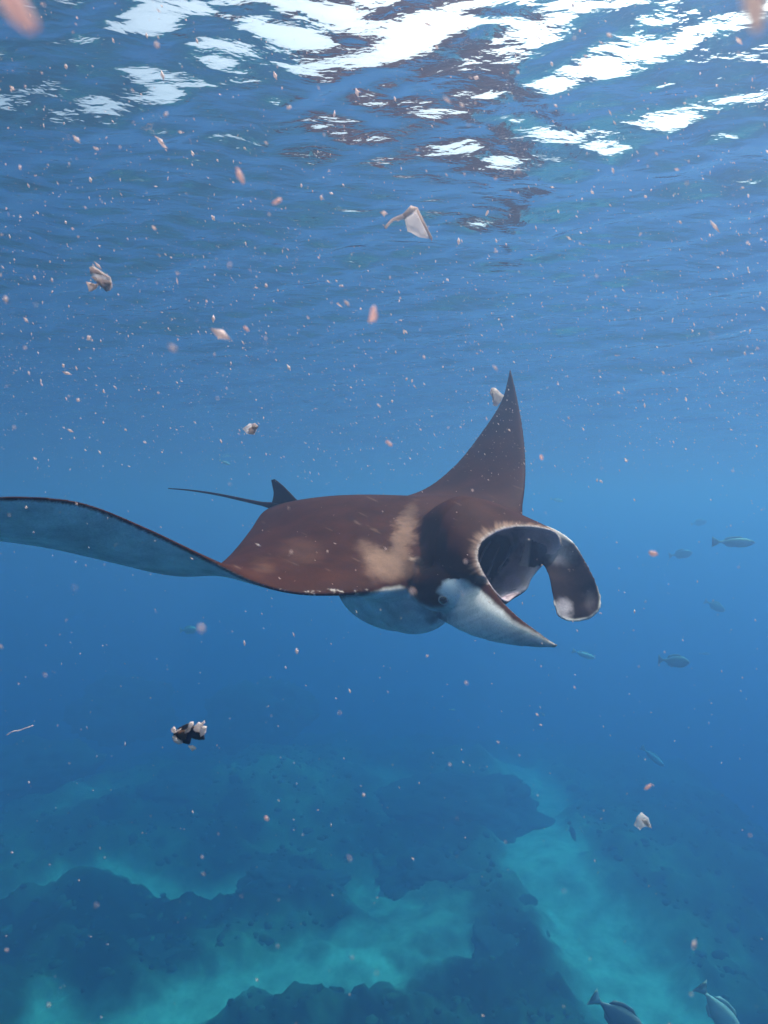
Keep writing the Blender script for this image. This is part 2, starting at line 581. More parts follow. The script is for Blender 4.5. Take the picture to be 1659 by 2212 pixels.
def make_manta():
    shells = []
    # --- both wings and the trunk, far tip to near tip
    rows = [
        ((1103, 797, 3.95), (1101, 803, 3.95), .001, .001, 0),
        ((1119, 865, 3.80), (1082, 868, 3.87), .007, .007, 0),
        ((1132, 945, 3.58), (1035, 940, 3.78), .013, .013, 0),
        ((1136, 1020, 3.32), (975, 1012, 3.68), .022, .022, 0),
        ((1130, 1085, 3.08), (895, 1066, 3.62), .045, .045, 0),
        ((1118, 1135, 2.90), (760, 1092, 3.58), .105, .10, 0),
        ((1030, 1190, 2.72), (620, 1092, 3.50), .155, .20, 0),
        ((915, 1262, 2.38), (572, 1103, 3.38), .135, .17, 0),
        ((780, 1281, 2.12), (540, 1145, 3.06), .055, .05, 0.01),
        ((650, 1283, 1.97), (508, 1186, 2.76), .028, .022, 0.02),
        ((545, 1256, 1.87), (472, 1221, 2.50), .020, .016, 0.01),
        ((440, 1203, 1.77), (428, 1240, 2.26), .015, .014, -0.01),
        ((320, 1143, 1.66), (360, 1240, 2.10), .012, .012, -0.02),
        ((185, 1088, 1.53), (250, 1216, 1.95), .010, .010, -0.02),
        ((60, 1073, 1.44), (110, 1184, 1.82), .009, .009, -0.015),
        ((-60, 1080, 1.37), (-40, 1163, 1.70), .008, .008, -0.01),
        ((-180, 1108, 1.33), (-170, 1155, 1.55), .007, .007, 0),
        ((-285, 1160, 1.35), (-287, 1166, 1.38), .001, .001, 0),
    ]
    shells.append(loft(rows, 150, 46, (0, -0.3, 1), wing_color) + (0,))

    # --- head: a cup with an open mouth
    lip = np.array([P(*p) for p in [
        (1046, 1243, 2.13), (1032, 1205, 2.18), (1042, 1170, 2.24), (1078, 1147, 2.31), (1120, 1139, 2.38), (1165, 1141, 2.45),
        (1200, 1153, 2.51), (1206, 1180, 2.53), (1172, 1218, 2.52), (1148, 1246, 2.48), (1137, 1270, 2.43), (1112, 1287, 2.32),
        (1092, 1298, 2.22), (1066, 1275, 2.14)]])
    m = len(lip)
    lip = catmull(np.vstack([lip, lip[:1]]), m * 6 + 1)[:-1]
    cen = lip.mean(0)
    W = P(1206, 1175, 2.53) - P(1044, 1240, 2.13)
    W /= np.linalg.norm(W)
    F = np.cross(W, (0, 0, 1.0)); F /= np.linalg.norm(F)
    if F[0] < 0: F = -F
    H = np.cross(F, W); H /= np.linalg.norm(H)
    if H[2] < 0: H = -H
    d = lip - cen
    dw, dh, df = d @ W, d @ H, d @ F
    def ring(back, sw, sh, off=(0, 0), flat=0.0):
        return cen - F * back + np.outer(dw * sw + off[0], W) + np.outer(dh * sh + off[1], H) + np.outer(df * (1 - flat), F)
    outer = [  # back, width, height, (shift across, shift up)
        (-0.004, 1.015, 1.03, (0, 0), 0), (0.010, 1.07, 1.12, (0, 0), 0), (0.05, 1.10, 1.30, (0, .004), .1), (0.12, 1.12, 1.55, (0, .012), .3),
        (0.20, 1.07, 1.74, (0.03, .02), .6), (0.30, 0.92, 1.72, (0.08, .03), .9), (0.42, 0.70, 1.4, (0.12, .035), 1), (0.56, 0.4, 0.9, (0.13, .03), 1)]
    inner = [(-0.004, 0.985, 0.97, (0, 0), 0), (0.02, 0.95, 0.95, (0, 0), 0), (0.08, 0.96, 1.08, (0, 0), .1), (0.17, 0.88, 1.15, (0.03, 0), .4),
             (0.26, 0.66, 1.0, (0.075, 0.01), .8), (0.34, 0.38, 0.55, (0.10, 0.02), 1)]
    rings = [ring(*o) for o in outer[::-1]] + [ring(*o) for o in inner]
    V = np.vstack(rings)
    nL = len(lip)
    C = []
    for k, r in enumerate(rings):
        if k < len(outer):
            rel = (r - r.mean(0)) @ H
            t = smooth(-0.03, 0.0, rel / (np.abs(rel).max() + 1e-6) + 0.15)
            C.append(mixc(WHITE, BROWN, t))
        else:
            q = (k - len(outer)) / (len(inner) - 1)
            C.append(np.repeat(mixc(GREYV * 1.3, DARK, [float(smooth(0.15, 0.6, q))]), nL, 0))  # throat shade put into the colour, darker with depth
    Fc = []
    for k in range(len(rings) - 1):
        for q in range(nL):
            q2 = (q + 1) % nL
            Fc.append((k * nL + q, (k + 1) * nL + q, (k + 1) * nL + q2, k * nL + q2))
    for k in (0, len(rings) - 1):
        V = np.vstack([V, rings[k].mean(0)])
        C.append(C[k][:1])
        ci = len(V) - 1
        for q in range(nL):
            q2 = (q + 1) % nL
            Fc.append((ci, k * nL + q, k * nL + q2) if k == 0 else (ci, k * nL + q2, k * nL + q))
    first_inner = len(outer) * nL
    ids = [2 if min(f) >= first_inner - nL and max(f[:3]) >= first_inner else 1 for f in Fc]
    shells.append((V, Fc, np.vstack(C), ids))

    # --- near cephalic fin: a long triangular blade
    def near_fin_color(s, c, side):
        out = mixc(WHITE * 0.95, BROWN * 0.9, (c < 0.13 - 0.1 * s) * 1.0)
        return np.where((side > 0)[:, None], out, mixc(GREYV, GREYV * 0.6, c))
    rows = [
        ((1002, 1195, 2.36), (925, 1318, 2.46), .012, .016, .0),
        ((1030, 1222, 2.22), (945, 1336, 2.33), .011, .013, .015),
        ((1058, 1262, 2.12), (972, 1352, 2.22), .010, .011, .025),
        ((1088, 1300, 2.04), (1018, 1374, 2.10), .010, .010, .025),
        ((1122, 1333, 1.98), (1068, 1388, 2.02), .009, .009, .018),
        ((1160, 1362, 1.93), (1120, 1396, 1.96), .007, .007, .01),
        ((1190, 1384, 1.90), (1168, 1399, 1.92), .004, .004, .004),
        ((1207, 1394, 1.88), (1200, 1399, 1.89), .001, .001, 0),
    ]
    shells.append(loft(rows, 60, 30, (0, -1, 0.1), near_fin_color, edge=0.004) + (3,))

    # --- far cephalic fin: a broad hanging paddle
    def far_fin_color(s, c, side):
        rim = np.minimum(c, 1 - c)
        t = smooth(0.02, 0.12, rim) * (1 - smooth(0.9, 1.0, s))
        body = mixc(GREYV * 1.2, DARK * 1.6, smooth(0.2, 0.5, s))
        o = mixc(WHITE, body, t)  # pale rim light round a shaded middle, both in the colour
        return np.where((side > 0)[:, None], o, BROWN)
    rows = [
        ((1150, 1125, 2.66), (1120, 1232, 2.58), .014, .014, -.01),
        ((1200, 1143, 2.58), (1150, 1227, 2.52), .013, .013, -.02),
        ((1240, 1172, 2.52), (1170, 1219, 2.49), .012, .012, -.03),
        ((1266, 1213, 2.46), (1184, 1243, 2.44), .010, .010, -.035),
        ((1286, 1252, 2.40), (1191, 1280, 2.39), .009, .009, -.035),
        ((1299, 1290, 2.36), (1196, 1308, 2.35), .008, .008, -.03),
        ((1296, 1318, 2.33), (1203, 1330, 2.33), .007, .007, -.02),
        ((1275, 1337, 2.32), (1222, 1341, 2.32), .004, .004, -.01),
        ((1252, 1343, 2.32), (1240, 1344, 2.32), .001, .001, 0),
    ]
    shells.append(loft(rows, 70, 30, (-0.4, -1, 0.1), far_fin_color, edge=0.0045) + (4,))

    # --- swellings: throat, gills, brow
    def ellipsoid(c, axes, r, colr):
        bm = bmesh.new()
        bmesh.ops.create_icosphere(bm, subdivisions=4, radius=1)
        co = np.array([v.co[:] for v in bm.verts])
        fs = [[v.index for v in f.verts] for f in bm.faces]
        bm.free()
        V = np.array(c) + (co * np.array(r)) @ np.array(axes)
        cc = np.where((co[:, 2] > 0.1)[:, None], BROWN, WHITE) if colr is None else np.repeat([colr], len(V), 0)
        return V, fs, cc, 5
    AX = np.array([W, F, H])
    shells.append(ellipsoid(P(888, 1276, 2.50), AX, (.168, .21, .175), WHITE))
    shells.append(ellipsoid(P(865, 1258, 2.88), AX, (.25, .36, .225), WHITE))
    shells.append(ellipsoid(P(948, 1272, 2.27), AX, (.075, .13, .085), None))

    # --- one continuous skin out of the overlapping shells
    allV, allF, allC, off, allI = [], [], [], 0, []
    for V, Fs, C, sid in shells:
        allI += sid if isinstance(sid, list) else [sid] * len(Fs)
        allV.append(V); allC.append(C)
        allF += [tuple(i + off for i in f) for f in Fs]
        off += len(V)
    V, C = np.vstack(allV), np.vstack(allC)
    src = mesh_from('manta_source', V, allF)
    bm = bmesh.new()
    bm.from_mesh(src)
    # make every shell's normals point out
    bmesh.ops.recalc_face_normals(bm, faces=bm.faces[:])
    bm.to_mesh(src)
    bm.free()
    tmp = bpy.data.objects.new('manta_source', src)
    COL.objects.link(tmp)
    rm = tmp.modifiers.new('remesh', 'REMESH')
    rm.mode = 'VOXEL'
    rm.voxel_size = VOXEL
    rm.adaptivity = 0
    sm = tmp.modifiers.new('smooth', 'SMOOTH')
    sm.factor = 0.5
    sm.iterations = 7
    dg = bpy.context.evaluated_depsgraph_get()
    me = bpy.data.meshes.new_from_object(tmp.evaluated_get(dg))
    me.name = 'manta_body'
    bpy.data.objects.remove(tmp)
    n = len(me.vertices)
    co = np.empty(n * 3, np.float32); me.vertices.foreach_get('co', co); co = co.reshape(-1, 3).astype(float)
    no = np.empty(n * 3, np.float32); me.vertices.foreach_get('normal', no); no = no.reshape(-1, 3).astype(float)
    co = relax(me, co)
    no = np.empty(n * 3, np.float32); me.vertices.foreach_get('normal', no); no = no.reshape(-1, 3).astype(float)
    bvh = BVHTree.FromPolygons([tuple(p) for p in V], allF)
    fmean = np.array([C[list(f)].mean(0) for f in allF])
    idx = np.zeros(n, int)
    for k in range(n):
        # look slightly outwards so that the outermost shell wins
        r = bvh.find_nearest(Vector(co[k] + no[k] * 0.004))
        idx[k] = r[2]
    col = fmean[idx]
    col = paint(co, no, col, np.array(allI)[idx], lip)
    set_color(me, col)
    return me, AX


def blob(u, v, cu, cv, ru, rv, ang=0, soft=0.5):
    a = math.radians(ang)
    x, y = u - cu, v - cv
    X = (x * math.cos(a) + y * math.sin(a)) / ru
    Y = (-x * math.sin(a) + y * math.cos(a)) / rv
    return 1 - smooth(1 - soft, 1 + soft, np.hypot(X, Y))


def poly(u, v, pts, soft=4.0):
    """soft inside-mask of a polygon"""
    pts = np.array(pts, float)
    inside = np.zeros(len(u), bool)
    d = np.full(len(u), 1e9)
    for k in range(len(pts)):
        (x1, y1), (x2, y2) = pts[k], pts[(k + 1) % len(pts)]
        c = ((y1 > v) != (y2 > v)) & (u < (x2 - x1) * (v - y1) / (y2 - y1 + 1e-9) + x1)
        inside ^= c
        L = (x2 - x1) ** 2 + (y2 - y1) ** 2 + 1e-9
        t = np.clip(((u - x1) * (x2 - x1) + (v - y1) * (y2 - y1)) / L, 0, 1)
        d = np.minimum(d, np.hypot(u - x1 - t * (x2 - x1), v - y1 - t * (y2 - y1)))
    return smooth(-soft, soft, np.where(inside, d, -d))


def paint(co, no, col, sid, lip):
    """skin markings, laid on the side of the animal they belong to"""
    u, v = UV(co)
    cam_v = co - np.array((0, 0, CAM_Z))
    facing = (np.einsum('ij,ij->i', cam_v, no) < 0)
    w = fbm(co * 14, 4, 61)
    w2 = fbm(co * 14 + 50, 4, 67)
    fw = fbm(co * 70, 3, 71)
    big = fbm(co * 6, 4, 75)
    uu, vv = u + 9 * w + 9 * big + 4 * fw, v + 9 * w2 + 4 * fw
    u2, v2 = u + 2.5 * fw, v + 2.5 * w2
    def put(mask, colr, s=1.0):
        nonlocal col
        m = (mask * s)[:, None]
        col = col * (1 - m) + np.array(colr) * m
    # the head and the trunk behind it: brown above, white below a ragged line
    outer = facing & ((sid == 1) | (sid == 5) | (sid == 3) | (sid == 0)) & (u > 850)
    white = poly(u2, v2, [(600, 1305), (770, 1289), (800, 1281), (862, 1269), (886, 1277), (905, 1300), (934, 1312), (958, 1312), (966, 1300), (956, 1288),
                          (946, 1279), (958, 1257), (976, 1247), (996, 1251), (1018, 1265), (1032, 1269), (1046, 1284),
                          (1074, 1311), (1112, 1344), (1209, 1400), (1200, 1500), (600, 1500)], 7)
    head = np.where(facing & ((u > 775) | (sid == 1) | (sid == 5)) & (sid != 2) & (sid != 4) & (v > 1110), 1.0, 0.0)
    put(head, BROWN)
    put(head * white, WHITE)
    put((~facing & (sid == 1)) * 1.0 * (no[:, 2] > -0.2), BROWN)
    put((~facing & (sid == 1)) * 1.0 * (no[:, 2] <= -0.2), WHITE)
    put(((sid == 1) | (sid == 0) | (sid == 5)) * (v < 1250) * (v > 1110) * (u > 800) * (u < 1215) * (no[:, 2] > -0.75) * 1.0, BROWN)
    dors = (col[:, 0] < 0.2) & facing & (sid != 2) & (sid != 4)
    TAN = (0.20, 0.115, 0.080)
    # pale shoulder mark
    put(blob(uu, vv, 838, 1222, 50, 34, 8, .5) * dors, TAN, .85)
    put(blob(uu, vv, 874, 1160, 19, 60, 16, .6) * dors, TAN, .75)
    put(blob(uu, vv, 806, 1192, 34, 18, 25, .7) * dors, TAN, .6)
    put(blob(uu, vv, 650, 1192, 34, 26, 10, .9) * dors, (0.14, 0.07, 0.045), .25)
    put(blob(uu, vv, 572, 1226, 24, 14, 10, .9) * dors, (0.16, 0.08, 0.05), .3)
    put(blob(uu, vv, 893, 1207, 12, 6, 25, .8) * dors, (.42, .3, .24), .7)
    # crease running down behind the head, its shade painted as dark colour
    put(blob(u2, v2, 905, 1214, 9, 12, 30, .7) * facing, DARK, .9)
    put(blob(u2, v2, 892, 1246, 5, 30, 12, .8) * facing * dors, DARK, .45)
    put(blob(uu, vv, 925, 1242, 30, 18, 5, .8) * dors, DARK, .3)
    # dark ring round the eye, dark streak behind it
    put(blob(u2, v2, 930, 1302, 30, 11, 12, .8) * head, DARK * 1.5, .75)
    put(blob(uu, vv, 905, 1288, 16, 16, 0, .8) * head, BROWN * 1.4, .6)
    # grey gill smudges under the eye
    put(blob(uu, vv, 940, 1337, 26, 13, -15, .8) * head, (0.10, 0.11, 0.13), .75)
    put(blob(uu, vv, 905, 1322, 34, 8, 10, .9) * head, (0.25, 0.27, 0.3), .5)
    # fine streaks on the near fin
    fin = (sid == 3) & facing
    st = fbm(np.stack([(u * 0.35 + v) * 0.16, (u - v) * 0.012, u * 0], 1), 3, 91)
    put(fin * white * smooth(0.0, 0.9, st), (0.45, 0.5, 0.5), .45)
    # tan mottled band round the outside of the lip, white lip edge
    dl = np.min(np.linalg.norm(co[:, None, :] - lip[None, ::3, :], axis=2), axis=1) if len(co) < 50 else near_curve(co, lip)
    lipd = dl + 0.006 * w
    top = (v < 1262)
    ang = np.arctan2(v - 1200, u - 1090)
    stk = 0.5 + 0.5 * fbm(np.stack([ang * 14, dl * 12, 0 * u], 1), 3, 95)
    put((1 - smooth(0.008, 0.032 + 0.03 * stk, lipd)) * (sid != 2) * (sid != 4) * head * top * np.clip(0.45 + 0.7 * stk, 0, 1), (0.33, 0.205, 0.15), .85)
    put((1 - smooth(0.002, 0.016, dl + 0.003 * fw)) * top * (sid != 4), (0.62, 0.54, 0.52), .75)
    # inside of the mouth
    ins = (sid == 2)
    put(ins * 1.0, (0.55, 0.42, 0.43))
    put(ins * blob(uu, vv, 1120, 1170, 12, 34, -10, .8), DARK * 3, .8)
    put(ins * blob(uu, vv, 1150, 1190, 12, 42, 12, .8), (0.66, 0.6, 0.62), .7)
    put(ins * poly(u2, v2, [(1022, 1195), (1038, 1166), (1072, 1153), (1098, 1156), (1108, 1182), (1098, 1212), (1062, 1258), (1044, 1238), (1028, 1212)], 5), DARK * .7, .97)  # shade of the deep throat, painted as a dark patch
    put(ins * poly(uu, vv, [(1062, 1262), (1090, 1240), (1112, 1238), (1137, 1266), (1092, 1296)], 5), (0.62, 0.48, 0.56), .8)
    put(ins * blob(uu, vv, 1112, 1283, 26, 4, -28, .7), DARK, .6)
    # hanging far fin, inner face: mottled, with backlit rim and inner shade painted in
    ff = (sid == 4) & facing
    rimd = poly(u, v, [(1150, 1150), (1205, 1160), (1240, 1174), (1266, 1211), (1286, 1250), (1295, 1290), (1292, 1316), (1272, 1333), (1240, 1338),
                       (1212, 1330), (1200, 1306), (1190, 1280), (1180, 1245), (1162, 1222), (1140, 1235)], 3)
    put(ff * 1.0, (0.70, 0.62, 0.56))
    mot = smooth(-0.35, 0.5, big + 0.5 * w)
    put(ff * rimd, (0.022, 0.012, 0.012))
    put(ff * rimd * mot, (0.060, 0.036, 0.034), .6)
    put(ff * blob(uu, vv, 1195, 1178, 42, 22, 35, .8), (0.33, 0.31, 0.35), .85)
    put(ff * blob(uu, vv, 1206, 1318, 14, 20, -20, .8), (0.55, 0.47, 0.5), .7)
    put(ff * blob(uu, vv, 1276, 1300, 12, 20, 0, .9), (0.25, 0.2, 0.2), .4)
    put(ff * blob(uu, vv, 1248, 1190, 16, 40, -38, .8) * smooth(-.3, .3, w), (0.10, 0.06, 0.05), .7)
    # pale scars and nicks on the back, mottled pale line along the front edge of the near wing
    sc1 = fbm(np.stack([(u + 0.6 * v) * 0.02, (v - 0.5 * u) * 0.16, u * 0], 1), 3, 93)
    put(dors * smooth(0.95, 1.2, sc1), (0.15, 0.09, 0.065), .5)
    fl = (sid == 0) & facing & (no[:, 2] < 0) & (u < 620)
    put(fl * smooth(0.1, 0.8, big) , (0.55, 0.56, 0.55), .35)
    put((sid == 0) * (u > 560) * (u < 860) * (v > 1272) * smooth(0.25, 0.7, fw) * facing, (0.6, 0.52, 0.48), .6)
    return col


def relax(me, co):
    """soften the joint between the head and the trunk"""
    ne = len(me.edges)
    ed = np.empty(ne * 2, np.int32); me.edges.foreach_get('vertices', ed); ed = ed.reshape(-1, 2)
    wgt = np.zeros(len(co))
    for c, r in ((P(872, 1165, 2.55), .24), (P(870, 1215, 2.42), .19), (P(930, 1095, 2.85), .22), (P(930, 1170, 2.45), .14), (P(905, 1235, 2.30), .09)):
        wgt = np.maximum(wgt, 1 - smooth(r * .5, r, np.linalg.norm(co - c, axis=1)))
    u, v = UV(co)
    wgt *= (1 - smooth(1248, 1262, v)) * (1 - smooth(985, 1020, u))
    sel = np.where((wgt[ed[:, 0]] > 0) | (wgt[ed[:, 1]] > 0))[0]
    e = ed[sel]
    n = len(co)
    cnt = np.bincount(e[:, 0], minlength=n) + np.bincount(e[:, 1], minlength=n)
    ids = np.where((wgt > 0) & (cnt > 0))[0]
    for _ in range(140):
        acc = np.stack([np.bincount(e[:, 0], co[e[:, 1], k], n) + np.bincount(e[:, 1], co[e[:, 0], k], n) for k in range(3)], 1)
        avg = acc[ids] / cnt[ids][:, None]
        co[ids] += (avg - co[ids]) * (0.8 * wgt[ids])[:, None]
    me.vertices.foreach_set('co', co.astype(np.float32).ravel())
    me.update()
    return co


def near_curve(co, crv):
    from mathutils.kdtree import KDTree
    kd = KDTree(len(crv))
    for i, p in enumerate(crv):
        kd.insert(Vector(p), i)
    kd.balance()
    out = np.full(len(co), 1.0)
    lo, hi = crv.min(0) - 0.1, crv.max(0) + 0.1
    near = np.where(np.all((co > lo) & (co < hi), axis=1))[0]
    for k in near:
        out[k] = kd.find(Vector(co[k]))[2]
    return out


VOXEL = 0.005


def tube(pts, rads, seg=10):
    pts = np.asarray(pts, float)
    V, F = [], []
    for k, p in enumerate(pts):
        t = pts[min(k + 1, len(pts) - 1)] - pts[max(k - 1, 0)]
        t /= np.linalg.norm(t)
        a = np.cross(t, (0, 0, 1.0)); a /= np.linalg.norm(a)
        b = np.cross(a, t)
        for q in range(seg):
            an = 2 * math.pi * q / seg
            V.append(p + (a * math.cos(an) + b * math.sin(an)) * rads[k])
    for k in range(len(pts) - 1):
        for q in range(seg):
            q2 = (q + 1) % seg
            F.append((k * seg + q, k * seg + q2, (k + 1) * seg + q2, (k + 1) * seg + q))
    F.append(tuple(range(seg))[::-1])
    F.append(tuple((len(pts) - 1) * seg + q for q in range(seg)))
    return np.array(V), F


def build_manta():
    skin = skin_mat()
    me, AX = make_manta()
    root = empty('manta_ray', tuple(P(860, 1180, 2.8)))
    tag(root, 'large brown manta ray with white belly swimming with its mouth wide open', 'manta ray')
    inv = np.array(root.location[:])
    body = link('body', me, mat=skin)
    def adopt(o):
        o.parent = root
        o.location = Vector(o.location) - root.location
        return o
    adopt(body)
    # tail with its thin whip
    pts = catmull([P(640, 1100, 3.35), P(590, 1093, 3.46), P(540, 1083, 3.58), P(470, 1068, 3.75), P(410, 1059, 3.9), P(364, 1055, 4.02)], 40)
    rad = np.interp(np.linspace(0, 1, 40), [0, .15, .3, .6, 1], [.030, .026, .012, .0075, .003])
    V, F = tube(pts, rad, 12)
    tm = mesh_from('tail', V, F)
    set_color(tm, np.repeat([BROWN * 0.55], len(V), 0))
    adopt(link('tail', tm, mat=skin))
    # dorsal fin
    def dc(s, c, side):
        return np.repeat([BROWN * 0.6], len(c), 0)
    rows = [((668, 1092, 3.30), (580, 1098, 3.46), .012, .012, 0), ((645, 1082, 3.33), (587, 1086, 3.46), .010, .010, 0),
            ((628, 1066, 3.36), (591, 1066, 3.45), .008, .008, 0), ((610, 1048, 3.39), (588, 1048, 3.44), .005, .005, 0),
            ((594, 1035, 3.42), (586, 1037, 3.43), .002, .002, 0)]
    V, F, C = loft(rows, 24, 14, (0.5, -1, 0), dc, edge=0.003)
    dm = mesh_from('dorsal_fin', V, F)
    set_color(dm, C)
    adopt(link('dorsal_fin', dm, mat=skin))
    return root, AX


# ------------------------------------------------------------------ eye and gill bars
def sphere_mesh(name, r, sub=3, sq=(1, 1, 1)):
    bm = bmesh.new()
    bmesh.ops.create_icosphere(bm, subdivisions=sub, radius=r)
    for v in bm.verts:
        v.co = (v.co.x * sq[0], v.co.y * sq[1], v.co.z * sq[2])
    me = bpy.data.meshes.new(name)
    bm.to_mesh(me)
    bm.free()
    return me


def build_manta_details(root):
    body = [c for c in root.children if c.name.startswith('body')][0]
    me = body.data
    bv = BVHTree.FromPolygons([v.co[:] for v in me.vertices], [p.vertices[:] for p in me.polygons])
    o = Vector((0, 0, CAM_Z))
    def hit(u, v):
        d = (Vector(P(u, v, 1)) - o).normalized()
        return bv.ray_cast(o, d)
    h = hit(957, 1297)
    if h[0] is None:
        return
    nrm = h[1].normalized()
    ctr = h[0] - nrm * 0.010
    white = simple_mat('eye_lid', (0.55, 0.5, 0.48), 0.5, 0.3, 0.2, 60)
    pup = simple_mat('eye_dark', (0.012, 0.010, 0.010), 0.12, 0.6, 0.1, 60)
    e = link('eye', sphere_mesh('eye', 0.021), mat=white)
    e.location = ctr - Vector(root.location)
    e.parent = root
    p = link('pupil', sphere_mesh('pupil', 0.0155), mat=pup)
    p.parent = e
    p.location = (nrm + (o - ctr).normalized()).normalized() * 0.0085
    bar = simple_mat('gill_bar', (0.16, 0.14, 0.15), 0.6, 0.2, 0.2, 60)
    for (a, b, c) in (((1052, 1245, 2.40), (1066, 1212, 2.50), (1082, 1178, 2.54)), ((1076, 1232, 2.46), (1094, 1204, 2.55), (1106, 1176, 2.60)),
                      ((1036, 1214, 2.34), (1046, 1190, 2.43), (1062, 1168, 2.48))):
        V, F = tube(catmull([P(*a), P(*b), P(*c)], 14), np.linspace(0.0045, 0.003, 14), 8)
        V = V - np.array(root.location[:])
        g = link('gill_bar', mesh_from('gill_bar', V, F), mat=bar)
        g.parent = root


# ------------------------------------------------------------------ fish
def blade2d(outline, thick, name, crumple=0.0, seed=0, cuts=2):
    """closed thin slab from an outline in the x-z plane"""
    bm = bmesh.new()
    vs_ = [bm.verts.new((x, 0, z)) for x, z in outline]
    f = bm.faces.new(vs_)
    bmesh.ops.triangulate(bm, faces=[f])
    if cuts:
        bmesh.ops.subdivide_edges(bm, edges=bm.edges[:], cuts=cuts, use_grid_fill=True)
    top = bm.faces[:]
    g = bmesh.ops.extrude_face_region(bm, geom=top)
    newv = [x for x in g['geom'] if isinstance(x, bmesh.types.BMVert)]
    for v in newv:
        v.co.y += thick
    for v in bm.verts:
        v.co.y -= thick / 2
    if crumple:
        vv = bm.verts[:]
        co = np.array([v.co[:] for v in vv])
        sc = np.abs(co).max()
        q = co / sc * 2.2
        q[:, 1] = 0
        n = fbm(q + seed, 3, seed)
        n2 = fbm(q + seed + 9, 3, seed + 5)
        for v, a, b in zip(vv, n, n2):
            v.co.y += a * crumple * sc
            v.co.x += b * crumple * 0.35 * sc
    bmesh.ops.recalc_face_normals(bm, faces=bm.faces[:])
    me = bpy.data.meshes.new(name)
    bm.to_mesh(me)
    bm.free()
    return me


def fish_meshes(kind):
    """unit-length fish, head towards +x; kind: deep / slender"""
    hgt, wid = (0.20, 0.065) if kind == 'deep' else (0.115, 0.06)
    xs = np.array([0.5, 0.47, 0.40, 0.28, 0.12, -0.05, -0.2, -0.30, -0.36])
    hp = np.array([0.01, 0.22, 0.55, 0.88, 1.0, 0.86, 0.5, 0.22, 0.13])
    V, F = [], []
    seg = 14
    for x, h in zip(xs, hp):
        for q in range(seg):
            a = 2 * math.pi * q / seg
            V.append((x, wid * math.sin(a) * h ** 0.8, hgt * math.cos(a) * h - 0.01 * h))
    for k in range(len(xs) - 1):
        for q in range(seg):
            q2 = (q + 1) % seg
            F.append((k * seg + q, k * seg + q2, (k + 1) * seg + q2, (k + 1) * seg + q))
    F.append(tuple(range(seg))[::-1])
    F.append(tuple((len(xs) - 1) * seg + q for q in range(seg)))
    body = mesh_from('fish_body', V, F)
    tl = 0.17 if kind == 'deep' else 0.12
    tail = blade2d([(-0.34, 0.02), (-0.41, 0.06), (-0.52, tl), (-0.46, 0.03), (-0.45, -0.02), (-0.52, -tl), (-0.41, -0.07), (-0.34, -0.025)], 0.008, 'fish_tail', cuts=1)
    df = blade2d([(0.24, hgt * .80), (0.12, hgt * 1.22), (-0.05, hgt * 1.16), (-0.2, hgt * .85), (-0.24, hgt * .36), (-0.05, hgt * .75), (0.12, hgt * .88)], 0.008, 'fish_dorsal', cuts=1)
    af = blade2d([(0.02, -hgt * .85), (-0.06, -hgt * 1.12), (-0.19, -hgt * .85), (-0.24, -hgt * .36), (-0.08, -hgt * .7)], 0.008, 'fish_anal', cuts=1)
    eye = sphere_mesh('fish_eye', 0.016, 2)
    return body, tail, df, af, eye


FISH = [  # u, v, length in the picture, real length, angle (clockwise), yaw, kind, tone, label
    (1262, 1414, 50, .30, 18, 10, 'slender', 'pale', 'slender pale fish just right of the ray\'s pointed fin tip'),
    (1457, 1428, 64, .32, 4, 8, 'deep', 'grey', 'grey deep-bodied fish swimming level right of the ray'),
    (1471, 1197, 46, .32, -10, 20, 'deep', 'grey', 'faint rounded fish right of the ray\'s hanging paddle fin'),
    (1510, 1129, 32, .32, -14, 25, 'deep', 'grey', 'very faint small fish above the rounded one at the right'),
    (1586, 1171, 92, .45, 1, 0, 'slender', 'grey', 'long faint fish near the right edge at the height of the mouth'),
    (1411, 1635, 60, .32, 40, 10, 'slender', 'blue', 'light blue fish diving steeply in the open water at lower right'),
    (1545, 1309, 44, .30, 28, 15, 'deep', 'grey', 'dim grey fish nosing down near the right edge'),
    (486, 999, 26, .16, 22, 0, 'slender', 'cyan', 'thin bright cyan fish above the ray\'s tail'),
    (408, 1361, 40, .24, -4, 10, 'deep', 'cyan', 'small turquoise fish below the ray\'s near wing'),
    (1338, 2196, 128, .32, 32, 10, 'deep', 'dark', 'large dark fish with white tail at the bottom edge'),
    (1556, 2187, 118, .32, 52, 15, 'deep', 'silver', 'large silvery fish heading down at the bottom right corner'),
    (1128, 2060, 44, .28, 48, 10, 'deep', 'cyan', 'fish over the dark reef left of the sand channel near the bottom'),
    (581, 1857, 30, .26, -46, 0, 'slender', 'cyan', 'slender fish pointing up to the right over the middle reef'),
    (83, 1811, 24, .24, -50, 0, 'slender', 'cyan', 'tiny slender fish over the reef at far left'),
    (1236, 1797, 44, .32, 72, 0, 'slender', 'dark', 'dark slender fish, upper of two over the sand channel'),
    (1212, 1866, 36, .30, 72, 0, 'slender', 'dark', 'dark slender fish, lower of two over the sand channel'),
    (1258, 1796, 18, .12, 60, 0, 'slender', 'pale', 'tiny bright fish beside the upper dark fish over the sand'),
    (1203, 1080, 28, .24, 12, 0, 'slender', 'cyan', 'small cyan fish between the raised wing and the head'),
    (1523, 1412, 24, .20, 2, 0, 'slender', 'blue', 'small deep blue fish beside the level grey fish'),
    (1173, 1543, 12, .08, 40, 0, 'deep', 'pale', 'tiny pale yellow fish at the top of the sand channel'),
    (977, 1533, 14, .09, 5, 0, 'slender', 'cyan', 'tiny cyan fish below the centre of the ray'),
    (1190, 2205, 30, .28, 65, 0, 'slender', 'cyan', 'faint fish over the reef close to the bottom edge'),
]


